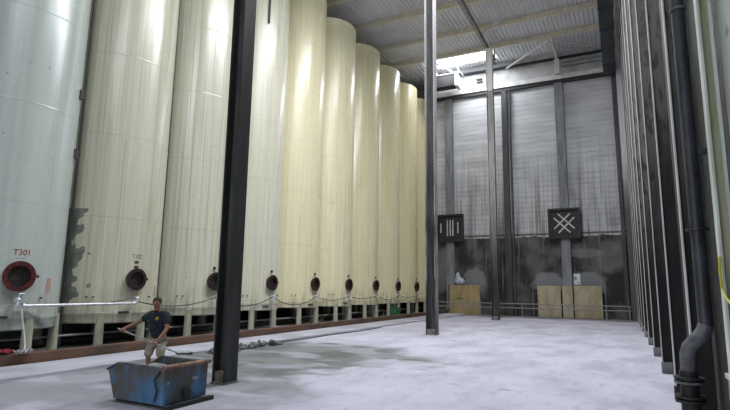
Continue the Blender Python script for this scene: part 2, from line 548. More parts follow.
for i, (a0, a1, y0, y1) in enumerate(((SX0, SX1, 10, 21.6), (SX0, SX1, -1.5, 5.5), (gx(-11.8), gx(-7.3), 34.3, 36.15))):  # first two sheets are out of view, added to light the hall
    b = MB()
    corrugated(b, a0, a1, y0, y1)
    struct(b.build('window_%d' % (i + 1), 'skylight'), 'translucent corrugated skylight sheet in the roof')

# ------------------------------------------------------------------ roof steel
def ibeam(b, p, q, h, wd, t=0.03):
    p, q = Vector(p), Vector(q)
    b.bar(p + Vector((0, 0, h / 2)), q + Vector((0, 0, h / 2)), wd, t)
    b.bar(p - Vector((0, 0, h / 2)), q - Vector((0, 0, h / 2)), wd, t)
    b.bar(p, q, t, h - t)
PY = [(23.4, 'nearest to the camera, at the top edge of the view'), (26.9, 'second from the camera'), (30.5, 'third from the camera'), (33.65, 'nearest the back wall')]
for y, txt in PY:
    t = thing('roof_beam', 'cream steel beam across the hall under the corrugated roof, ' + txt, 'beam', (0, y, roofz(y) - 0.17), group='cream cross beams of the roof')
    b = MB()
    b.box(-17.9, 0.6, -0.015, 0.015, -0.15, 0.15)
    b.build('web', 'cream', t)
    MB().box(-17.9, 0.6, -0.11, 0.11, -0.17, -0.14).build('bottom_flange', 'cream', t)
    MB().box(-17.9, 0.6, -0.11, 0.11, 0.13, 0.155).build('top_flange', 'cream', t)
t = thing('roof_girder', 'long cream girder running lengthwise over the free-standing columns', 'beam', (-7.0, 0, 0))
b = MB()
ibeam(b, (0, 5, 17.25), (0, 33.75, 17.25), 0.30, 0.20)
b.build('girder_beam', 'greybeam', t)
for y, _ in PY:
    MB().box(-0.06, 0.06, y - 0.06, y + 0.06, 17.4, roofz(y) - 0.34).build('packer_post', 'cream', t)
tag(MB().bar((-3.3, 33.45, roofz(33.4) - 0.42), (-3.3, 37.15, roofz(37) - 0.42), 0.16, 0.16).build('roof_strut', 'whitebeam'),
    'short pale strut from the last cross beam to the back wall', 'beam')
for p, q_, txt in (((-6.85, 37.0, 18.1), (-3.45, 33.6, 18.05), 'pale diagonal brace rising from the girder end to the last cross beam'),
                   ((-3.2, 33.6, 18.05), (0.3, 36.9, 18.2), 'pale diagonal brace from the last cross beam towards the duct'),
                   ((-7.0, 30.3, 17.75), (-3.0, 26.6, 17.7), 'long pale diagonal brace between the second and third cross beams right of the girder'),
                   ((-11.3, 33.2, 17.9), (-10.4, 36.9, 18.1), 'thin pale brace under the bright skylight left of the girder'),
                   ((-12.2, 33.2, 17.9), (-11.8, 36.9, 18.1), 'thin pale brace at the left end of the bright skylight')):
    tag(MB().bar(p, q_, 0.09, 0.09).build('roof_brace', 'whitebeam'), txt, 'brace', 'diagonal braces under the roof')

# dark steel beam and ledge across the back wall
tag(MB().box(-12.4, 0.65, 36.98, 37.2, 16.35, 16.62).build('wall_beam', 'darkbeam'), 'dark steel beam running across the white back wall high up', 'beam')
tag(MB().box(-12.4, 0.0, 36.9, 37.2, 16.62, 16.95).build('wall_ledge', 'whitebeam'), 'white ledge on top of the dark beam across the back wall', 'ledge')
tag(MB().box(-12.4, 0.6, 37.0, 37.17, 18.15, 18.3).build('cable_tray', 'darkbeam'), 'thin dark rail along the top of the back wall under the roof', 'rail')

# wall columns
WC = [(-11.32, 'wallcol', 'grey steel wall column behind the left vent, left part of the back wall'),
      (-7.08, 'wallcoldark', 'dark steel wall column just right of the farthest free-standing column'),
      (-3.28, 'wallcol', 'grey steel wall column in the middle of the back wall behind the crossed vent'),
      (0.22, 'wallcoldark', 'thin dark column in the right corner of the back wall')]
for x, mt, txt in WC:
    t = thing('wall_column', txt, 'column', (x, 37.08, 0), group='steel columns on the back wall')
    hw = 0.29 if mt == 'wallcol' else 0.2 if x < -1 else 0.11
    MB().box(-hw, hw, -0.20, -0.16, 0, 16.33).build('flange', mt, t)
    MB().box(-0.02, 0.02, -0.16, 0.08, 0, 16.33).build('web', 'wallcoldark', t)
    MB().box(-hw, hw, 0.08, 0.115, 0, 16.33).build('flange', mt, t)
for z_, y_, lab in ((17.55, 37.1, 'thin pale pipe along the white upper back wall, lower of two'), (17.85, 37.1, 'thin pale pipe along the white upper back wall, upper of two')):
    tag(MB().tube([(-3.0, y_, z_), (-0.4, y_, z_)], 0.04, 8).build('wall_pipe', 'wallcol'), lab, 'pipe', 'pipes on the upper back wall')
tag(MB().box(-3.45, -3.1, 36.55, 36.88, 16.9, 18.0).build('junction_box', 'whitebeam', bevel=0.02), 'white box on top of the middle wall column above the dark beam', 'box')
tag(MB().box(-6.76, -6.66, 36.95, 37.19, 0.1, 16.3).build('drain_pipe', 'wallcoldark'), 'narrow black pipe beside the dark wall column', 'pipe')

# hanging unit near the roof
t = thing('hanging_heater', 'dark boxy unit with a white end frame hanging under the roof beside the back wall', 'heater', (-11.1, 35.9, 16.85))
MB().box(-1.0, 0.75, -0.4, 0.4, 0, 0.85).build('body', 'darkbeam', t, bevel=0.02)
MB().box(0.75, 0.98, -0.5, 0.5, -0.1, 0.95).build('end_frame', 'palegrey', t, bevel=0.02)
MB().box(-1.1, 1.2, -0.45, 0.45, 0.9, 0.98).build('top_plate', 'railgrey', t)
for s_ in (-0.8, 0.9):
    MB().bar((s_, 0, 1.0), (s_, 0, 1.45), 0.08, 0.08).build('hanger', 'whitebeam', t)
t = thing('cable_bracket', 'small black bracket on the white wall above the dark beam right of the hanging heater', 'bracket', (-8.9, 37.19, 17.5))
MB().box(-0.25, 0.2, -0.12, 0, 0.10, 0.2).build('arm', 'blackmetal', t)
MB().box(-0.2, 0.25, -0.12, 0, -0.12, -0.02).build('arm', 'blackmetal', t)

# vents
def vent(x, z, label, mode):
    t = thing('wall_vent', label, 'vent', (x, 36.85, z), group='square black vents on the back wall')
    h = 0.95
    MB().box(-h, h, -0.05, 0.0, -h, h).build('back_plate', 'blackmetal', t)
    b = MB()
    for a in (-1, 1):
        b.box(a * h - 0.07, a * h + 0.07, -0.22, 0.0, -h - .07, h + .07)
        b.box(-h + .07, h - .07, -0.22, 0.0, a * h - 0.07, a * h + 0.07)
    b.build('frame', 'blackmetal', t)
    if mode == 'x':
        for o_ in (-0.19, 0.19):
            L = 0.72
            for sgn in (1, -1):
                cx_, cz_ = -o_ * sgn * 0.707, o_ * 0.707
                y_ = -0.12 if sgn > 0 else -0.16
                if sgn > 0 and o_ == 0:
                    pass
                MB().bar((cx_ - L * 0.707, y_, cz_ - L * 0.707 * sgn), (cx_ + L * 0.707, y_, cz_ + L * 0.707 * sgn), 0.10, 0.03, up=(0, 1, 0)).build('slat', 'slatgrey', t)
    else:
        for o_, L in ((-0.7, 0.35), (-0.2, 0.6), (0.02, 0.6), (0.22, 0.6), (0.6, 0.4)):
            MB().bar((o_, -0.13, -L), (o_, -0.13, L), 0.09, 0.03, up=(0, 1, 0)).build('slat', 'slatgrey', t)
vent(-11.25, 6.25, 'square black vent with upright slats, partly behind the second free-standing column', 'v')
vent(-3.3, 6.27, 'square black vent with crossed pale slats on the middle wall column', 'x')

# duct along the top right
t = thing('ventilation_duct', 'dark blue-grey rectangular duct running lengthwise under the roof at the right', 'duct', (0.03, 0, 16.25))
MB().box(-0.34, 0.36, 18, 36.9, 0, 0.75).build('duct_body', 'duct', t)
for y in (20, 22.5, 25, 27.5, 30, 32.5, 35, 36.7):
    b = MB()
    b.box(-0.37, -0.34, y - .03, y + .03, -0.03, 0.78).box(0.36, 0.39, y - .03, y + .03, -0.03, 0.78)
    b.box(-0.34, 0.36, y - .03, y + .03, -0.03, 0.0).box(-0.34, 0.36, y - .03, y + .03, 0.75, 0.78)
    b.build('duct_flange', 'duct', t)
for y in (21, 26, 31, 36):
    MB().box(-0.3, -0.26, y, y + .04, 0.78, roofz(y) - 16.25).build('hanger', 'cream', t)

# ------------------------------------------------------------------ posts along the right wall
POSTS = [4.76, 7.35, 10.15, 13.4, 16.8, 20.2, 23.6, 27.0, 30.3, 33.7]
ordn = ['nearest to the camera', 'second', 'third', 'fourth', 'fifth', 'sixth', 'seventh', 'eighth', 'ninth', 'last before the back wall']
for i, y in enumerate(POSTS):
    if i == 0:
        lab = 'pale steel post with a green web on the right wall, nearest to the camera'
    else:
        lab = ('grimy steel post on the right wall, %s from the camera' if i < 9 else 'grimy steel post on the right wall, %s') % ordn[i]
    t = thing('wall_post', lab, 'post', (0.68, y, 0), group='steel posts along the right wall')
    fm, wm, bm_ = ('palegrey', 'greenpaint', 'palegrey') if i == 0 else ('flange', 'web', 'web')
    hw = 0.055
    MB().box(0, 0.016, -hw, hw + .03, 0.0, 17.6).build('front_flange', fm, t)
    dp = 0.19 if i else 0.075
    MB().box(0.016, dp, -0.01, 0.01, 0.0, 17.6).build('web', wm, t)
    MB().box(dp, dp + 0.022, -hw, hw, 0.0, 17.6).build('back_flange', bm_, t)
    if i:
        MB().box(-0.02, 0.24, -0.09, 0.09, 0.0, 0.24).build('foot', 'greyfoot' if i > 2 else 'web', t, bevel=0.01)

n = NT('scuffed_grey_green_panel', 0.65)
c = n.mix(n.noise((1.5, 1.5, 0.9), 0.4, 0.62, 6, 'World'), (0.36, 0.40, 0.37), (0.29, 0.32, 0.25))
n.color(n.mix(n.mul(n.noise((2, 5, 5), 0.62, 0.66, 5, 'World'), 0.8), c, (0.09, 0.09, 0.08)))
M['panel'] = n.m
tag(MB().box(0.80, 0.93, 1.0, 4.62, 1.95, 17.6).build('wall_panel', 'panel'), 'scuffed grey-green panel on the right wall at the right edge, above a dark base', 'panel')
n = NT('white_corner_pier', 0.7)
gz = n.ramp(n.math('ADD', n.axis('Z', 'World'), n.mul(n.noise((2, 2, 0.4), kind='World', raw=True), 6.0)), 9.0, 16.0)  # pier tone runs darker towards the floor
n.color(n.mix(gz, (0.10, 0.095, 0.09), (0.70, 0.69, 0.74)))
M['pier'] = n.m
struct(MB().box(0.42, 0.93, 36.2, 37.2, 0, 18.6).build('trim_2', 'pier'), 'white corner pier darker towards the floor')

# ------------------------------------------------------------------ free-standing columns
def column(x, y, h, label, m_web, m_fl, foot=0.22, w=0.19, d=0.19):
    t = thing('steel_column', label, 'column', (x, y, 0), group='free-standing steel columns down the hall')
    MB().box(-w, -w + 0.035, -d, d, 0.012, h).build('flange', m_fl, t)
    MB().box(w - 0.035, w, -d, d, 0.012, h).build('flange', m_fl, t)
    MB().box(-w + 0.035, w - 0.035, -0.015, 0.015, 0.012, h).build('web', m_web, t)
    MB().box(-w - 0.015, w + 0.015, -d - 0.015, d + 0.015, 0, foot * 0.15).build('base_plate', 'greyfoot', t)
    b = MB().box(-w + 0.036, w - 0.036, -d + .03, -0.02, 0.03, foot)
    b.build('grout', 'concretefoot', t)
    return t
column(-6.63, 7.62, 17.08, 'black steel column nearest to the camera, right of the man and the blue skip', 'column', 'post', w=0.15, d=0.17)
column(-6.72, 19.45, 17.08, 'free-standing column in the middle of the hall, grimy grey with black web', 'column', 'colflange', w=0.2, d=0.18)
column(-6.80, 31.1, 17.08, 'farthest free-standing column, pale at the top, in front of the back wall', 'column2', 'column2', w=0.2, d=0.2)

# ------------------------------------------------------------------ tanks
S, RT = 3.36, 1.64
TX = -13.0 - RT
Z0, Z1 = 0.74, 16.65
TC = [((0.41, 0.45, 0.42), (0.375, 0.415, 0.385)),
      ((0.52, 0.51, 0.40), (0.45, 0.44, 0.33)),
      ((0.56, 0.56, 0.45), (0.49, 0.48, 0.37)),
      ((0.63, 0.62, 0.50), (0.57, 0.55, 0.43)),
      ((0.74, 0.69, 0.47), (0.69, 0.63, 0.41)),
      ((0.77, 0.72, 0.50), (0.71, 0.65, 0.43)),
      ((0.74, 0.69, 0.46), (0.68, 0.62, 0.39)),
      ((0.74, 0.69, 0.45), (0.68, 0.62, 0.39)),
      ((0.73, 0.67, 0.43), (0.67, 0.60, 0.37)),
      ((0.72, 0.66, 0.42), (0.66, 0.59, 0.36))]
TL = ['pale grey-blue storage tank with red stencil, cut off by the left edge',
      'cream storage tank with peeling grey primer patch, behind the man',
      'streaked cream tank just left of the nearest black column',
      'cream tank just right of the nearest black column with a dark pipe near its top',
      'yellowish tank, second to the right of the nearest black column',
      'yellowish tank with bright white top, third to the right of the nearest black column',
      'tall yellowish tank, fourth to the right of the nearest black column',
      'tall yellowish tank, fifth to the right of the nearest black column',
      'yellowish tank whose manhole is the farthest visible one, sixth right of the black column',
      'farthest tank of the row, mostly hidden beside the middle column']

def tank_mat(i):
    n = NT('tank_paint_%d' % i, 0.32 if i == 0 else 0.38, spec=0.5)
    z = n.axis('Z')
    c1, c2 = TC[i]
    st = n.noise((8.5, 8.5, 0.10), 0.38, 0.68, 5, off=(i * 3.1, 0, i))
    c = n.mix(st, c1, c2)
    fine = n.noise((22, 22, 0.22), 0.50, 0.68, 5, off=(i, 2, i))
    amt = (0.05, 0.42, 0.55, 0.30, 0.14, 0.12, 0.16, 0.14, 0.12, 0.1)[i]
    dirt = (0.24, 0.23, 0.17) if i else (0.36, 0.40, 0.39)
    c = n.mix(n.mul(fine, amt), c, dirt)
    # horizontal weld seams
    seam = n.math('ABSOLUTE', n.math('SUBTRACT', n.math('MODULO', n.math('ADD', z, 0.05), 2.5), 1.25))
    c = n.mix(n.mul(n.ramp(seam, 0.03, 0.006), 0.22), c, tuple(v * 0.55 for v in c2))
    # long dirty runs
    runs = n.mul(n.noise((2.6, 2.6, 0.05), 0.60, 0.68, 4, off=(i * 7.7, 4, 0)), n.noise((1, 1, 0.3), 0.42, 0.6, 4, off=(i, i, 0)))
    c = n.mix(n.mul(runs, 0.1 + amt * 0.8), c, (0.20, 0.17, 0.13))
    # chips and small rust spots
    c = n.mix(n.mul(n.noise((7, 7, 7), 0.73, 0.76, 3, off=(i * 2, 1, 1)), 0.8), c, (0.10, 0.09, 0.07))
    # grime near the bottom edge
    bot = n.mul(n.ramp(z, 2.0, 0.75), n.noise((5, 5, 1.0), 0.42, 0.68, 6, off=(i, 0, 0)))
    c = n.mix(n.mul(bot, 0.65), c, (0.22, 0.20, 0.13))
    if i == 1:
        yy = n.axis('Y')
        nn = n.mul(n.math('SUBTRACT', n.noise((2.2, 2.2, 2.2), raw=True, detail=6), 0.5), 1.5)
        e = n.math('ADD', yy, nn)
        m1 = n.mul(n.math('LESS_THAN', e, -1.34), n.math('LESS_THAN', z, 3.9), n.math('GREATER_THAN', z, 1.18), n.math('GREATER_THAN', n.axis('X'), 0.0))
        c = n.mix(m1, c, n.mix(n.noise((3, 3, 3), 0.4, 0.6), (0.125, 0.14, 0.12), (0.18, 0.19, 0.16)))
    n.color(c)
    n.put(n.b.inputs['Roughness'], n.ramp(n.noise((1.2, 1.2, 0.2), raw=True, off=(i, 9, 0)), 0.3, 0.7, 0.20, 0.34))
    n.bump(n.mul(n.ramp(seam, 0.03, 0.0), 1.0), 0.25, 0.01)
    return n.m

def on_cyl(r, a, z):
    return Vector((r * math.cos(a), r * math.sin(a), z))

def curved_panel(b, a0, a1, z0, z1, r0, r1, seg=6):
    rows = []
    for k in range(seg + 1):
        a = a0 + (a1 - a0) * k / seg
        rows.append([b.b.verts.new(on_cyl(r, a, z)) for r, z in ((r0, z0), (r1, z0), (r1, z1), (r0, z1))])
    for A, B in zip(rows, rows[1:]):
        for k in range(4):
            j = (k + 1) % 4
            b.b.faces.new((A[k], A[j], B[j], B[k]))
    b.b.faces.new(rows[0])
    b.b.faces.new(rows[-1][::-1])

def cyl_text(txt, size, a_c, z, mat, parent, name='stencil_text', r=RT):
    cu = bpy.data.curves.new('tmp', 'FONT')
    cu.body = txt
    cu.size = size
    cu.extrude = 0.002
    cu.align_x = 'CENTER'
    o = bpy.data.objects.new('tmp', cu)
    C.objects.link(o)
    dg = bpy.context.evaluated_depsgraph_get()
    me = bpy.data.meshes.new_from_object(o.evaluated_get(dg))
    bpy.data.objects.remove(o)
    bpy.data.curves.remove(cu)
    for v in me.vertices:
        x, y, zz = v.co
        v.co = on_cyl(r + 0.004 + zz, a_c + x / r, z + y)
    me.materials.clear()
    me.materials.append(M[mat])
    ob = bpy.data.objects.new(name, me)
    C.objects.link(ob)
    ob.parent = parent
    return ob

for i in range(10):
    t = thing('storage_tank', TL[i], 'tank', (TX, 7.35 + S * i, 0), group='tall cream storage tanks in a row')
    tm = tank_mat(i)
    Z0 = (0.64, 0.66, 0.74, 0.80, 0.82, 0.80, 0.80, 0.80, 0.80, 0.80)[i]
    if i < 4:
        dx, dy = ((0.12, 0.20), (0.05, 0.13), (0, 0.09), (0, 0.035))[i]
        t.location = (TX + dx, 7.35 + S * i + dy, 0)
    t.rotation_euler.z = -R_((7.0, 4.4, 3.0, 1.2)[i]) if i < 4 else 0
    b = MB()
    b.lathe([(0.5, Z0 - 0.02), (RT - 0.03, Z0), (RT, Z0 + 0.03), (RT, Z0 + 0.24), (RT + 0.005, Z0 + 0.25), (RT + 0.005, Z0 + 0.29), (RT, Z0 + 0.30), (RT, Z1 - 0.06), (RT - 0.05, Z1), (0.4, Z1 + 0.22)])
    b.build('shell', tm, t, smooth=True)
    for k in range(8):
        a = R_(-30 + 45 * k)
        p = on_cyl(RT - 0.06, a, 0)
        lg = MB().lathe([(0.125, 0.02), (0.115, 0.95)], 16, origin=p).build('leg', 'leg', t, smooth=True)
        if k in (0, 1, 7, 2):
            MB().lathe([(0.20, 0.0), (0.20, 0.02)], 16, origin=p).build('foot_plate', 'leg', lg)
            MB().ball((p.x, p.y, 0.95), 0.115, 12, (1, 1, 0.35)).build('leg_cap', 'leg', lg, smooth=True)
    # manhole
    red = 'red' if i == 0 else 'brownred'
    rr = 0.36 if i == 0 else 0.32
    mh = MB().lathe([(rr * 0.70, -0.12), (rr * 0.86, -0.12), (rr * 0.86, 0.09), (rr, 0.09), (rr, 0.13), (rr * 0.70, 0.13)], 40, 'X', close=True, origin=(RT, 0, 1.91)).build('manhole', red, t, smooth=True)
    MB().lathe([(rr * 0.69, -0.1), (rr * 0.69, 0.02)], 32, 'X', origin=(RT, 0, 1.91)).build('manhole_hole_shade', 'inside', mh)  # dark disc stands in for the shade inside the open hole
    for k in range(12 if i < 4 else 0):
        a = 2 * PI * k / 12
        MB().ball((RT + 0.135, rr * 0.84 * math.cos(a), 1.91 + rr * 0.84 * math.sin(a)), 0.016, 6).build('bolt', 'inside', mh)
    MB().tube([(RT + .06, rr * 0.9, 1.91), (RT + .10, rr + 0.06, 1.93), (RT + 0.02, rr + 0.09, 1.9)], 0.025, 8).build('hinge', red, mh)
    if i > 1:
        MB().box(RT - .01, RT + 0.05, -0.05, 0.05, 1.91 + rr + 0.10, 1.91 + rr + 0.19).build('lug', 'plate', t)
    # drain valve under the manhole
    v = MB().lathe([(0.035, -0.03), (0.035, 0.12), (0.07, 0.12), (0.07, 0.14), (0.035, 0.14), (0.035, 0.24)], 16, 'X', origin=(RT, 0.0, 1.36)).build('valve', 'chrome', t, smooth=True)
    MB().ball((RT + 0.2, 0, 1.36), 0.055, 12).build('valve_body', 'chrome', v, smooth=True)
    MB().tube([(RT + 0.2, 0, 1.40), (RT + 0.2, 0, 1.50), (RT + 0.2, 0.13, 1.51)], 0.014, 8).build('valve_handle', 'brass' if i == 1 else 'chrome', v)
    MB().tube([(RT + 0.2, 0, 1.33), (RT + 0.2, 0, 1.26), (RT + 0.17, -0.02, 1.20)], 0.04, 10).build('valve_outlet', 'chrome', v, smooth=True)
    # studs
    for k, a in enumerate((-44, -38, 22)):
        p = on_cyl(RT, R_(a), 1.40)
        d_ = Vector((math.cos(R_(a)), math.sin(R_(a)), 0))
        MB().tube([p - d_ * .01, p + d_ * 0.05], 0.022, 8).build('stud', 'plate', t)
    if i in (0, 1, 3, 4, 5):
        b = MB()
        curved_panel(b, R_(-14), R_(-4), 0.93, 0.99, RT, RT + 0.05)
        b.build('clamp_bar', 'plate', t)
    if i == 0:
        cyl_text('T301', 0.19, R_(1.8), 2.42, 'redtext', t)
        b = MB()
        curved_panel(b, R_(-2.5), R_(5.2), 2.335, 2.345, RT - .001, RT + 0.004)
        b.build('underline', 'label', t)
        b = MB()
        curved_panel(b, R_(27.5), R_(32.5), 1.52, 1.88, RT - .001, RT + 0.005)
        b.build('paper_label', 'label', t)
    if i == 1:
        cyl_text('T302', 0.17, R_(1.0), 2.53, 'fadedtext', t)
        for zz in (2.38, 2.24):
            b = MB()
            curved_panel(b, R_(-1.5), R_(3.0), zz, zz + 0.07, RT - .001, RT + 0.01)
            b.build('name_plate', 'plate', t)
        b = MB()
        curved_panel(b, R_(33), R_(38), 1.40, 1.72, RT - .001, RT + 0.005)
        b.build('paper_label', 'label', t)
    if i == 3:
        p = on_cyl(RT + 0.05, R_(-26), 0)
        MB().tube([(p.x, p.y, 13.1), (p.x, p.y, 16.6)], 0.045, 8).build('level_pipe', 'plate', t)
    if i == 0:
        for a, z in ((52, 7.0), (55, 5.3), (58, 10.2)):
            p = on_cyl(RT + .03, R_(a), z)
            MB().box(p.x - .06, p.x + .06, p.y - .05, p.y + .05, z - .12, z + .14).build('lug', 'plate', t)

# dark rods that stand in for the shade in the tank gaps
for x, y, txt in ((-13.9, 9.21, 'dark rod standing in for shade in the gap between the two leftmost tanks'),
                  (-13.95, 12.47, 'dark rod standing in for shade right of the tank with the grey patch')):
    tag(MB().tube([(x, y, 0.02), (x, y, 17.3)], 0.04, 8).build('gap_shade_rod', 'plate', smooth=True), txt, 'pipe', 'shade rods between the tanks')

# rusty curb in front of the legs
n_c = MB()
n_c.box(-11.62, -11.52, 2, 36.9, 0.0, 0.26).box(-11.80, -11.62, 2, 36.9, 0.215, 0.26)
tag(n_c.build('steel_curb', 'brownbeam', bevel=0.008), 'long rusty brown steel curb in front of the tank legs', 'curb')
# pipes beneath the tanks
tag(MB().tube([(-13.7, 3, 0.36), (-13.7, 39, 0.36)], 0.03, 10).build('supply_pipe', 'railgrey', smooth=True), 'thin grey pipe running low behind the front tank legs', 'pipe')
tag(MB().tube([(-14.5, 3, 0.12), (-14.5, 39.5, 0.12)], 0.09, 10).build('drain_pipe', 'plate', smooth=True), 'thick dark pipe on the floor beneath the tanks', 'pipe')
# bright transfer pipe
t = thing('transfer_pipe', 'bright steel pipe at waist height from the leftmost tank valve to the next one', 'pipe', (-12.72, 7.35, 1.22))
MB().tube([(0, 0.12, 0), (0, 3.22, 0)], 0.036, 14).build('pipe_run', 'chrome', t, smooth=True)
for y in (0.12, 3.2):
    MB().tube([(0, y - .03, 0), (0, y + .03, 0)], 0.06, 14).build('pipe_clamp', 'chrome', t, smooth=True)
# hoses between valves
def sag(p, q, dz, k=14):
    p, q = Vector(p), Vector(q)
    return [p.lerp(q, j / k) - Vector((0, 0, dz * 4 * (j / k) * (1 - j / k))) for j in range(k + 1)]
hl = ['left-hand tanks behind the bright pipe', 'second and third tanks behind the man', 'tanks either side of the nearest black column', 'first and second tanks right of the column',
      'second and third tanks right of the column', 'third and fourth tanks right of the column', 'fourth and fifth tanks right of the column', 'two farthest visible tanks']
for i in range(8):
    y0 = 7.35 + S * i
    dz = (0.12, 0.22, 0.30, 0.33, 0.18, 0.15, 0.25, 0.15)[i]
    tag(MB().tube(sag((-12.78, y0 + .06, 1.27), (-12.78, y0 + S - .06, 1.38), dz), 0.018, 8).build('slack_hose', 'hose', smooth=True),
        'thin hose hanging slack between the ' + hl[i], 'hose', 'slack hoses between the tank valves')
tag(MB().tube([(-12.7, 7.42, 1.18), (-12.66, 7.45, 0.9), (-12.62, 7.5, 0.6), (-12.45, 7.45, 0.35), (-12.2, 7.30, 0.06), (-12.0, 7.2, 0.03)], 0.02, 8).build('drain_hose', 'whitehose', smooth=True),
    'white hose hanging down from the valve of the leftmost tank', 'hose')
tag(MB().box(-12.85, -12.4, 29.3, 29.9, 0.0, 0.62).box(-12.75, -12.5, 29.4, 29.7, 0.62, 0.74).build('pump', 'greenbox', bevel=0.04), 'small green pump beneath the far tanks', 'pump')
for y, lab in ((27.2, 'fifth'), (20.4, 'second')):
    t = thing('floor_valve', 'dark floor valve behind the curb beneath the %s tank right of the black column' % lab, 'valve', (-12.3, y, 0))
    MB().lathe([(0.08, 0), (0.08, 0.2), (0.13, 0.2), (0.13, 0.3), (0.04, 0.3), (0.04, 0.5)], 12).build('body', 'plate', t, smooth=True)
    MB().lathe([(0.13, 0.5), (0.13, 0.53)], 16).build('hand_wheel', 'plate', t)

# rags
def rag(name, loc, mat, label, seed, s=0.22):
    rnd = random.Random(seed)
    b = MB()
    N = 9
    g_ = [[b.b.verts.new((s * (u / N - .5) + rnd.uniform(-.02, .02), s * 1.6 * (v / N - .5) + rnd.uniform(-.02, .02), 0.03 + rnd.uniform(0, 0.09))) for v in range(N + 1)] for u in range(N + 1)]
    for u in range(N):
        for v in range(N):
            b.b.faces.new((g_[u][v], g_[u + 1][v], g_[u + 1][v + 1], g_[u][v + 1]))
    o = b.build(name, mat, smooth=True, loc=loc)
    sd = o.modifiers.new('thick', 'SOLIDIFY')
    sd.thickness = 0.012
    tag(o, label, 'rag')
rag('rag', (-11.68, 6.55, 0.26), 'ragred', 'red rag lying on the rusty curb at the left edge', 3)
rag('rag', (-11.45, 6.85, 0.25), 'ragwhite', 'white rag draped over the rusty curb beside the red rag', 4, 0.2)

# rubble along the slab edge (nobody could count it)
b = MB()
for k in range(70):
    yy = 10.6 + random.random() ** 1.0 * 3.0
    xx = -9.75 + random.gauss(0, 0.16)
    s_ = random.uniform(0.03, 0.10)
    m = Matrix.Translation((xx, yy, s_ * 0.45)) @ Matrix.Rotation(random.uniform(0, 6), 4, Vector((random.random(), random.random(), 1)).normalized()) @ Matrix.Diagonal((s_ * 1.5, s_, s_ * 0.8, 1))
    bmesh.ops.create_icosphere(b.b, subdivisions=1, radius=1, matrix=m)
tag(b.build('rubble', 'rubble'), 'low heap of grey rubble along the slab edge beyond the black column', 'rubble', kind='stuff')
tag(MB().tube([(-9.9, 13.6, 0.02), (-9.8, 15, 0.02), (-9.86, 17, 0.02), (-9.7, 19, 0.02), (-9.85, 21.5, 0.02)], 0.02, 8).build('floor_hose', 'hose', smooth=True), 'dark hose lying along the edge of the raised slab', 'hose')

# ------------------------------------------------------------------ back of the hall
t = thing('board_screen', 'tan board screen standing at the left foot of the back wall', 'board', (-10.25, 36.82, 0))
MB().box(-1.15, 1.13, -0.06, 0.0, 0.05, 2.08).build('board', 'tan', t, bevel=0.01)
MB().box(-1.15, 1.13, -0.10, -0.06, 0.0, 0.12).build('foot_rail', 'tan', t)
MB().box(-0.55, -0.1, -0.075, -0.06, 1.1, 1.16).build('dark_slot', 'plate', t)
MB().box(-1.17, -1.1, -0.09, 0.0, 0.05, 2.1).build('edge_post', 'plate', t)
t = thing('plastic_bag', 'white plastic bag lying on top of the left tan board screen', 'bag', (-10.62, 36.78, 2.10))
b = MB()
b.ball((0, 0, 0.28), 0.36, 16, (1, 0.6, 0.8)).ball((-0.1, 0, 0.6), 0.2, 12, (1, 0.8, 1.1)).ball((0.22, 0, 0.18), 0.2, 12)
ob = b.build('bag_body', 'bag', t, smooth=True)
MB().ball((-0.1, 0, 0.80), 0.09, 8, (1, 1, 1.2)).build('knot', 'bag', t, smooth=True)
for k, (x0, x1, z1) in enumerate(((-5.2, -3.72, 2.08), (-3.62, -2.98, 2.10), (-2.90, -1.22, 2.10))):
    tag(MB().box(x0, x1, 36.74, 36.80, 0.02, z1).build('wall_board', 'tanpale', bevel=0.01),
        ('pale tan board at the foot of the back wall, left one of three under the crossed vent',
         'narrow pale tan board, middle one of three under the crossed vent',
         'wide pale tan board, right one of three under the crossed vent')[k], 'board', 'pale tan boards along the back wall')
t = thing('notice', 'small white paper notice above the pale tan boards', 'notice', (-2.7, 37.195, 2.18))
MB().box(-0.2, 0.2, -0.02, 0.0, 0, 0.72).build('sheet', 'paper', t)
MB().box(-0.16, -0.02, -0.024, -0.02, 0.3, 0.5).build('print', 'railgrey', t)
MB().box(0.05, 0.15, -0.024, -0.02, 0.08, 0.16).build('print', 'railgrey', t)
t = thing('guard_rail', 'long low grey guard rail in front of the back wall', 'railing', (0, 35.9, 0))
for z in (0.86, 0.58):
    MB().tube([(-12.3, 0, z), (0.4, 0, z)], 0.035, 8).build('rail', 'railgrey', t, smooth=True)
for x in (-12.2, -8.9, -6.1, -1.0, 0.3):
    MB().tube([(x, 0, 0), (x, 0, 0.9)], 0.035, 8).build('rail_post', 'railgrey', t, smooth=True)

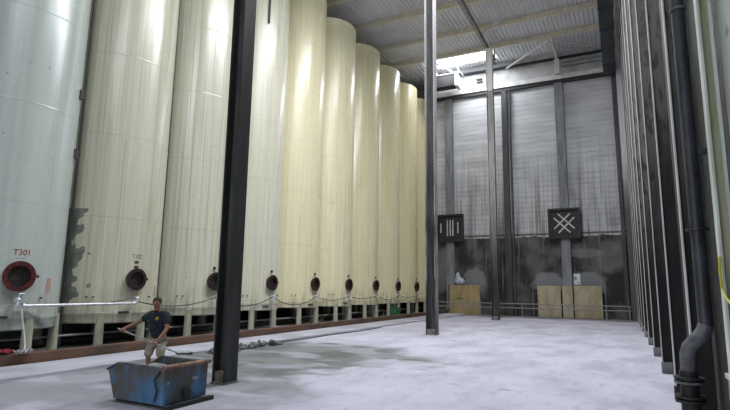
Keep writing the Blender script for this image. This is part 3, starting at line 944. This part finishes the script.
# ------------------------------------------------------------------ big pipe on the right
t = thing('down_pipe', 'thick dark pipe coming down the right wall and bending forward near the floor', 'pipe', (0.73, 6.3, 0))
MB().tube([(0, 0, 17.3), (0, 0, 1.52), (0.0, 0, 1.44), (-0.02, 0, 1.37), (-0.06, 0, 1.31), (-0.11, 0, 1.26), (-0.16, 0, 1.20), (-0.18, 0, 1.14), (-0.185, 0, 0.96)], 0.068, 20).build('pipe_run', 'pipe', t, smooth=True)
MB().tube([(0.0, 0, 1.43), (-0.02, 0, 1.37), (-0.06, 0, 1.31), (-0.11, 0, 1.26), (-0.16, 0, 1.20), (-0.18, 0, 1.14), (-0.185, 0, 0.97)], 0.072, 20).build('elbow', 'pipelow', t, smooth=True)
MB().tube([(-0.185, 0, 0.0), (-0.185, 0, 0.97)], 0.085, 20).build('lower_pipe', 'blackmetal', t, smooth=True)
for z, r in ((0.90, 0.135), (0.86, 0.135), (0.72, 0.135), (0.68, 0.135), (0.3, 0.13), (0.03, 0.15)):
    MB().tube([(-0.185, 0, z - .012), (-0.185, 0, z + .012)], r, 20).build('pipe_flange', 'pipelow' if z > 0.85 and z < 0.88 else 'blackmetal', t, smooth=True)
for z in (2.40,):
    MB().tube([(0, 0, z - .012), (0, 0, z + .012)], 0.11, 20).build('pipe_flange', 'pipe', t, smooth=True)
MB().tube([(0, 0, 4.86), (0, 0, 4.89)], 0.082, 20).build('pipe_collar', 'pipelow', t, smooth=True)
MB().box(-0.02, 0.17, -0.03, 0.03, 6.0, 6.06).build('wall_bracket', 'pipe', t)
MB().box(-0.02, 0.17, -0.03, 0.03, 3.2, 3.26).build('wall_bracket', 'pipe', t)
tag(MB().tube([(0.665, 4.66, 2.02), (0.655, 4.63, 1.9), (0.655, 4.60, 1.78), (0.655, 4.48, 1.72), (0.66, 4.3, 1.67), (0.67, 4.1, 1.64), (0.67, 4.0, 1.70)], 0.009, 8).build('yellow_hose', 'yellowhose', smooth=True),
    'yellow hose hanging on the nearest wall post at the right edge', 'hose')
t = thing('switch_box', 'small grey cabinet at the foot of the right wall, cut off by the right edge', 'box', (0.80, 5.2, 0))
MB().box(-0.06, 0.12, -0.12, 0.16, 0.0, 1.05).build('cabinet', 'railgrey', t, bevel=0.01)
MB().box(-0.075, 0.12, -0.14, 0.18, 1.05, 1.09).build('lid', 'flange', t, bevel=0.005)

# ------------------------------------------------------------------ skip
t = thing('skip', 'rusty blue open metal skip with a low sloping left end', 'skip', (-5.99, 5.57, 0))
# local frame: x from -1 (left end) to 0, y from 0 to 0.93
def side(y, th):
    # outline of a side plate: full height at right, peak at left then lip
    return [(-0.98, y, 0.06), (0.03, y, 0.06), (0.05, y, 0.57), (-0.93, y, 0.58), (-1.15, y, 0.47)], (0, th, 0)
MB().prism(*side(0.0, 0.02)).build('side_plate', 'skip', t)
MB().prism(*side(0.84, 0.02)).build('side_plate', 'skip', t)
MB().prism([(-0.97, 0.02, 0.06), (-0.97, 0.84, 0.06), (-1.12, 0.84, 0.45), (-1.12, 0.02, 0.45)], (0.02, 0, 0)).build('end_plate', 'skip', t)
MB().prism([(0.01, 0.02, 0.06), (0.01, 0.84, 0.06), (0.03, 0.84, 0.57), (0.03, 0.02, 0.57)], (0.02, 0, 0)).build('end_plate', 'skip', t)
MB().box(-1.0, 0.02, 0.02, 0.84, 0.06, 0.08).build('floor_plate', 'skipin', t)
MB().tube([(0.05, -0.03, 0.58), (0.05, 0.90, 0.58)], 0.035, 12).build('rim_tube', 'tube', t, smooth=True)
b = MB()
b.bar((0.05, 0.01, 0.57), (-0.93, 0.01, 0.58), 0.07, 0.025)
b.bar((-0.93, 0.01, 0.58), (-1.16, 0.01, 0.47), 0.07, 0.025)
b.build('front_rim', 'skipin', t)
b = MB()
b.bar((0.05, 0.85, 0.57), (-0.93, 0.85, 0.58), 0.07, 0.025)
b.bar((-0.93, 0.85, 0.58), (-1.16, 0.85, 0.47), 0.07, 0.025)
b.build('rear_rim', 'skipin', t)
for y in (0.1, 0.68):
    MB().box(-1.05, 0.12, y, y + 0.07, 0.0, 0.06).build('skid', 'blackmetal', t)
MB().box(0.06, 0.15, -0.02, 0.92, 0.0, 0.06).build('skid', 'blackmetal', t)
MB().box(-0.02, 0.065, -0.015, 0.035, 0.06, 0.56).build('corner_rib', 'skip', t)
MB().tube([(0.06, 0.42, 0.17), (0.09, 0.42, 0.17)], 0.075, 12).build('hub', 'blackmetal', t, smooth=True)
MB().tube([(-0.02, -0.03, 0.52), (-0.13, -0.03, 0.4), (-0.06, -0.03, 0.26), (-0.10, -0.03, 0.1)], 0.012, 8).build('strap', 'blackmetal', t)
b = MB()
N = 14
rnd = random.Random(5)
g_ = [[b.b.verts.new((-0.99 + 0.99 * u / N, 0.03 + 0.80 * v / N, 0.27 + 0.06 * math.sin(u * .7) * math.cos(v * .6) + rnd.uniform(-.015, .015) + (0.04 if u < 8 else 0))) for v in range(N + 1)] for u in range(N + 1)]
for u in range(N):
    for v in range(N):
        b.b.faces.new((g_[u][v], g_[u + 1][v], g_[u + 1][v + 1], g_[u][v + 1]))
pw = b.build('powder_load', 'powder', smooth=True)
pw.location = (-5.99, 5.57, 0)
sd = pw.modifiers.new('t', 'SOLIDIFY')
sd.thickness = 0.14
sd.offset = -1
tag(pw, 'pale powdery waste filling the blue skip', 'waste', kind='stuff')

# ------------------------------------------------------------------ man
def skinned(name, nodes, edges, mat, parent, sub=2, root=0):
    me = bpy.data.meshes.new(name)
    keys = list(nodes)
    me.from_pydata([nodes[k][0] for k in keys], [(keys.index(a), keys.index(b_)) for a, b_ in edges], [])
    o = bpy.data.objects.new(name, me)
    C.objects.link(o)
    o.parent = parent
    sk = o.modifiers.new('skin', 'SKIN')
    sk.use_smooth_shade = True
    for k, v in zip(keys, me.skin_vertices[0].data):
        r = nodes[k][1]
        v.radius = r if isinstance(r, tuple) else (r, r)
        v.use_root = (k == keys[root])
    ss = o.modifiers.new('sub', 'SUBSURF')
    ss.levels = ss.render_levels = sub
    me.materials.append(M[mat])
    return o

def chain(keys):
    return list(zip(keys, keys[1:]))

man = thing('person', 'man in navy shirt and khaki shorts shovelling behind the blue skip', 'person', (-8.19, 7.42, 0), R_(26.4))
nd = {
    'pelvis': ((0.00, 0.04, 0.76), (0.13, 0.10)),
    'waist': ((0.00, 0.00, 0.90), (0.13, 0.10)),
    'chest': ((-0.01, -0.05, 1.08), (0.16, 0.11)),
    'neck0': ((0.0, -0.09, 1.215), (0.075, 0.07)),
    'neck1': ((0.0, -0.12, 1.28), 0.052),
    'skull0': ((0.0, -0.145, 1.345), (0.066, 0.078)),
    'skull1': ((0.0, -0.15, 1.41), (0.076, 0.09)),
    'skull2': ((0.0, -0.14, 1.465), (0.062, 0.072)),
    'shR': ((-0.155, -0.06, 1.17), 0.062), 'elR': ((-0.36, -0.16, 1.02), 0.042), 'wrR': ((-0.53, -0.30, 0.925), 0.029), 'paR': ((-0.565, -0.335, 0.905), (0.036, 0.022)),
    'shL': ((0.165, -0.06, 1.17), 0.062), 'elL': ((0.225, -0.13, 0.92), 0.042), 'wrL': ((0.135, -0.33, 0.72), 0.029), 'paL': ((0.10, -0.365, 0.67), (0.036, 0.022)),
    'hipR': ((-0.09, 0.03, 0.72), 0.085), 'knR': ((-0.13, -0.06, 0.42), 0.055), 'caR': ((-0.14, -0.01, 0.28), 0.05), 'anR': ((-0.145, 0.03, 0.09), 0.036), 'toR': ((-0.155, -0.12, 0.045), 0.036),
    'hipL': ((0.09, 0.03, 0.72), 0.085), 'knL': ((0.11, -0.09, 0.42), 0.055), 'caL': ((0.12, -0.03, 0.28), 0.05), 'anL': ((0.125, 0.02, 0.09), 0.036), 'toL': ((0.14, -0.13, 0.045), 0.036),
}
ed_ = chain(['pelvis', 'waist', 'chest', 'neck0', 'neck1', 'skull0', 'skull1', 'skull2']) + \
    chain(['chest', 'shR', 'elR', 'wrR', 'paR']) + chain(['chest', 'shL', 'elL', 'wrL', 'paL']) + \
    chain(['pelvis', 'hipR', 'knR', 'caR', 'anR', 'toR']) + chain(['pelvis', 'hipL', 'knL', 'caL', 'anL', 'toL'])
body = skinned('body', nd, ed_, 'skin', man)
# face
hd = Vector((0.0, -0.15, 1.40))
MB().tube([hd + Vector((0, -0.078, 0.03)), hd + Vector((0, -0.105, -0.012)), hd + Vector((0, -0.085, -0.02))], [0.009, 0.016, 0.010], 8).build('nose', 'skin', man, smooth=True)
for s_ in (-1, 1):
    MB().ball(hd + Vector((s_ * 0.03, -0.080, 0.028)), 0.011, 8).build('eye', 'eye', man, smooth=True)
    MB().ball(hd + Vector((s_ * 0.079, 0.005, 0.01)), 0.026, 10, (0.45, 0.7, 1.2)).build('ear', 'skin', man, smooth=True)
MB().ball(hd + Vector((0, -0.078, -0.048)), 0.02, 10, (1.1, 0.4, 0.3)).build('mouth', 'red', man, smooth=True)
b = MB()
b.ball(hd + Vector((0, 0.02, 0.045)), 0.09, 20, (0.93, 1.0, 0.92))
for v in list(b.b.verts):
    if v.co.y < hd.y - 0.035 and v.co.z < hd.z + 0.06:
        v.co.y = hd.y - 0.03
b.build('hair', 'hair', man, smooth=True)
# hands: five fingers each, closed on the shaft
p0, p1 = Vector((-0.62, -0.33, 0.925)), Vector((0.60, -0.44, 0.50))
ax = (p1 - p0).normalized()
up_v = Vector((0, 0, 1)) - ax * ax.z
up_v.normalize()
fr_v = ax.cross(up_v)
if fr_v.y > 0:
    fr_v = -fr_v
for nm, tt in (('hand', 0.075), ('hand', 0.60)):
    cpt = p0.lerp(p1, tt)
    hm = MB()
    palm = cpt + up_v * 0.0 - fr_v * 0.03
    hm.ball(palm, 0.04, 14, (1.15, 0.55, 0.95))
    for k, L in enumerate((0.95, 1.0, 0.93, 0.75)):
        c0 = cpt + ax * (0.030 - 0.021 * k)
        pts = []
        for j in range(7):
            a = R_(150 - 250 * j / 6 * L)
            pts.append(c0 + (fr_v * math.cos(a + 0) * 1 + up_v * math.sin(a)) * 0.026)
        hm.tube(pts, [0.0098, 0.0098, 0.0095, 0.0092, 0.009, 0.0085, 0.006], 8)
    th = [cpt - fr_v * 0.035 + ax * 0.03 - up_v * 0.01, cpt - fr_v * 0.02 + ax * 0.055 - up_v * 0.022, cpt + ax * 0.05 - up_v * 0.028, cpt + fr_v * 0.018 + ax * 0.04 - up_v * 0.02]
    hm.tube(th, [0.013, 0.012, 0.011, 0.008], 8)
    hm.build(nm, 'skin', man, smooth=True)
shirt = {
    'hem': ((0.0, 0.03, 0.70), (0.155, 0.125)), 'w': ((0.0, 0.0, 0.88), (0.145, 0.12)), 'c': ((-0.01, -0.05, 1.07), (0.168, 0.13)), 'col': ((0.0, -0.085, 1.20), (0.10, 0.085)), 'colt': ((0.0, -0.1, 1.235), (0.07, 0.065)),
    'sR': ((-0.155, -0.06, 1.175), 0.092), 'eR': ((-0.29, -0.13, 1.065), 0.062), 'sL': ((0.165, -0.06, 1.175), 0.092), 'eL': ((0.215, -0.115, 0.985), 0.062),
}
skinned('shirt', shirt, chain(['hem', 'w', 'c', 'col', 'colt']) + chain(['c', 'sR', 'eR']) + chain(['c', 'sL', 'eL']), 'shirt', man)
MB().ball((0.035, -0.175, 1.11), 0.035, 10, (1, 0.35, 1)).build('chest_print', 'badge', man, smooth=True)
sh = {
    'p': ((0.0, 0.035, 0.75), (0.150, 0.12)), 'hR': ((-0.09, 0.02, 0.66), (0.105, 0.105)), 'kR': ((-0.13, -0.055, 0.45), (0.088, 0.088)), 'kR2': ((-0.135, -0.05, 0.38), (0.085, 0.085)),
    'hL': ((0.09, 0.02, 0.66), (0.105, 0.105)), 'kL': ((0.11, -0.08, 0.45), (0.088, 0.088)), 'kL2': ((0.115, -0.07, 0.38), (0.085, 0.085)),
}
skinned('shorts', sh, chain(['p', 'hR', 'kR', 'kR2']) + chain(['p', 'hL', 'kL', 'kL2']), 'shorts', man)
for s_, x in ((-1, -0.15), (1, 0.132)):
    skinned('boot', {'a': ((x, 0.03, 0.24), 0.058), 'b': ((x, 0.03, 0.09), 0.055), 'c': ((x + s_ * 0.008, -0.09, 0.055), (0.05, 0.045)), 'd': ((x + s_ * 0.01, -0.15, 0.045), (0.042, 0.035))}, chain('abcd'), 'boot', man)
# shovel
sv = thing('shovel', 'long-handled shovel held by the man above the skip', 'shovel', (-8.19, 7.42, 0), R_(26.4))
MB().tube([p0 - ax * 0.02, p1], 0.015, 10).build('handle', 'wood', sv, smooth=True)
b = MB()
rows = []
for u in range(7):
    f_ = u / 6
    wd = 0.11 if f_ < 0.7 else 0.11 * (1 - (f_ - 0.7) * 1.6)
    row = []
    for v in range(7):
        g2 = v / 6 * 2 - 1
        pt = p1 + Vector((1, -0.05, 0.02)) * (0.27 * f_ - 0.02) + Vector((0.1, 1, 0)) * g2 * wd + Vector((0, 0, 1)) * (0.035 * g2 * g2 - 0.02)
        row.append(b.b.verts.new(pt))
    rows.append(row)
for A, B in zip(rows, rows[1:]):
    for k in range(6):
        b.b.faces.new((A[k], A[k + 1], B[k + 1], B[k]))
bl = b.build('blade', 'blackmetal', sv, smooth=True)
sd = bl.modifiers.new('t', 'SOLIDIFY')
sd.thickness = 0.006
tag(MB().ball((0, 0, 0), 0.09, 12, (1.15, 0.9, 0.28)).build('powder_scoop', 'powder', smooth=True), 'small heap of grey powder on the shovel blade', 'waste', kind='stuff').location = \
    Matrix.Translation((-8.19, 7.42, 0)) @ Matrix.Rotation(R_(26.4), 4, 'Z') @ (p1 + Vector((0.11, -0.01, 0.008)))
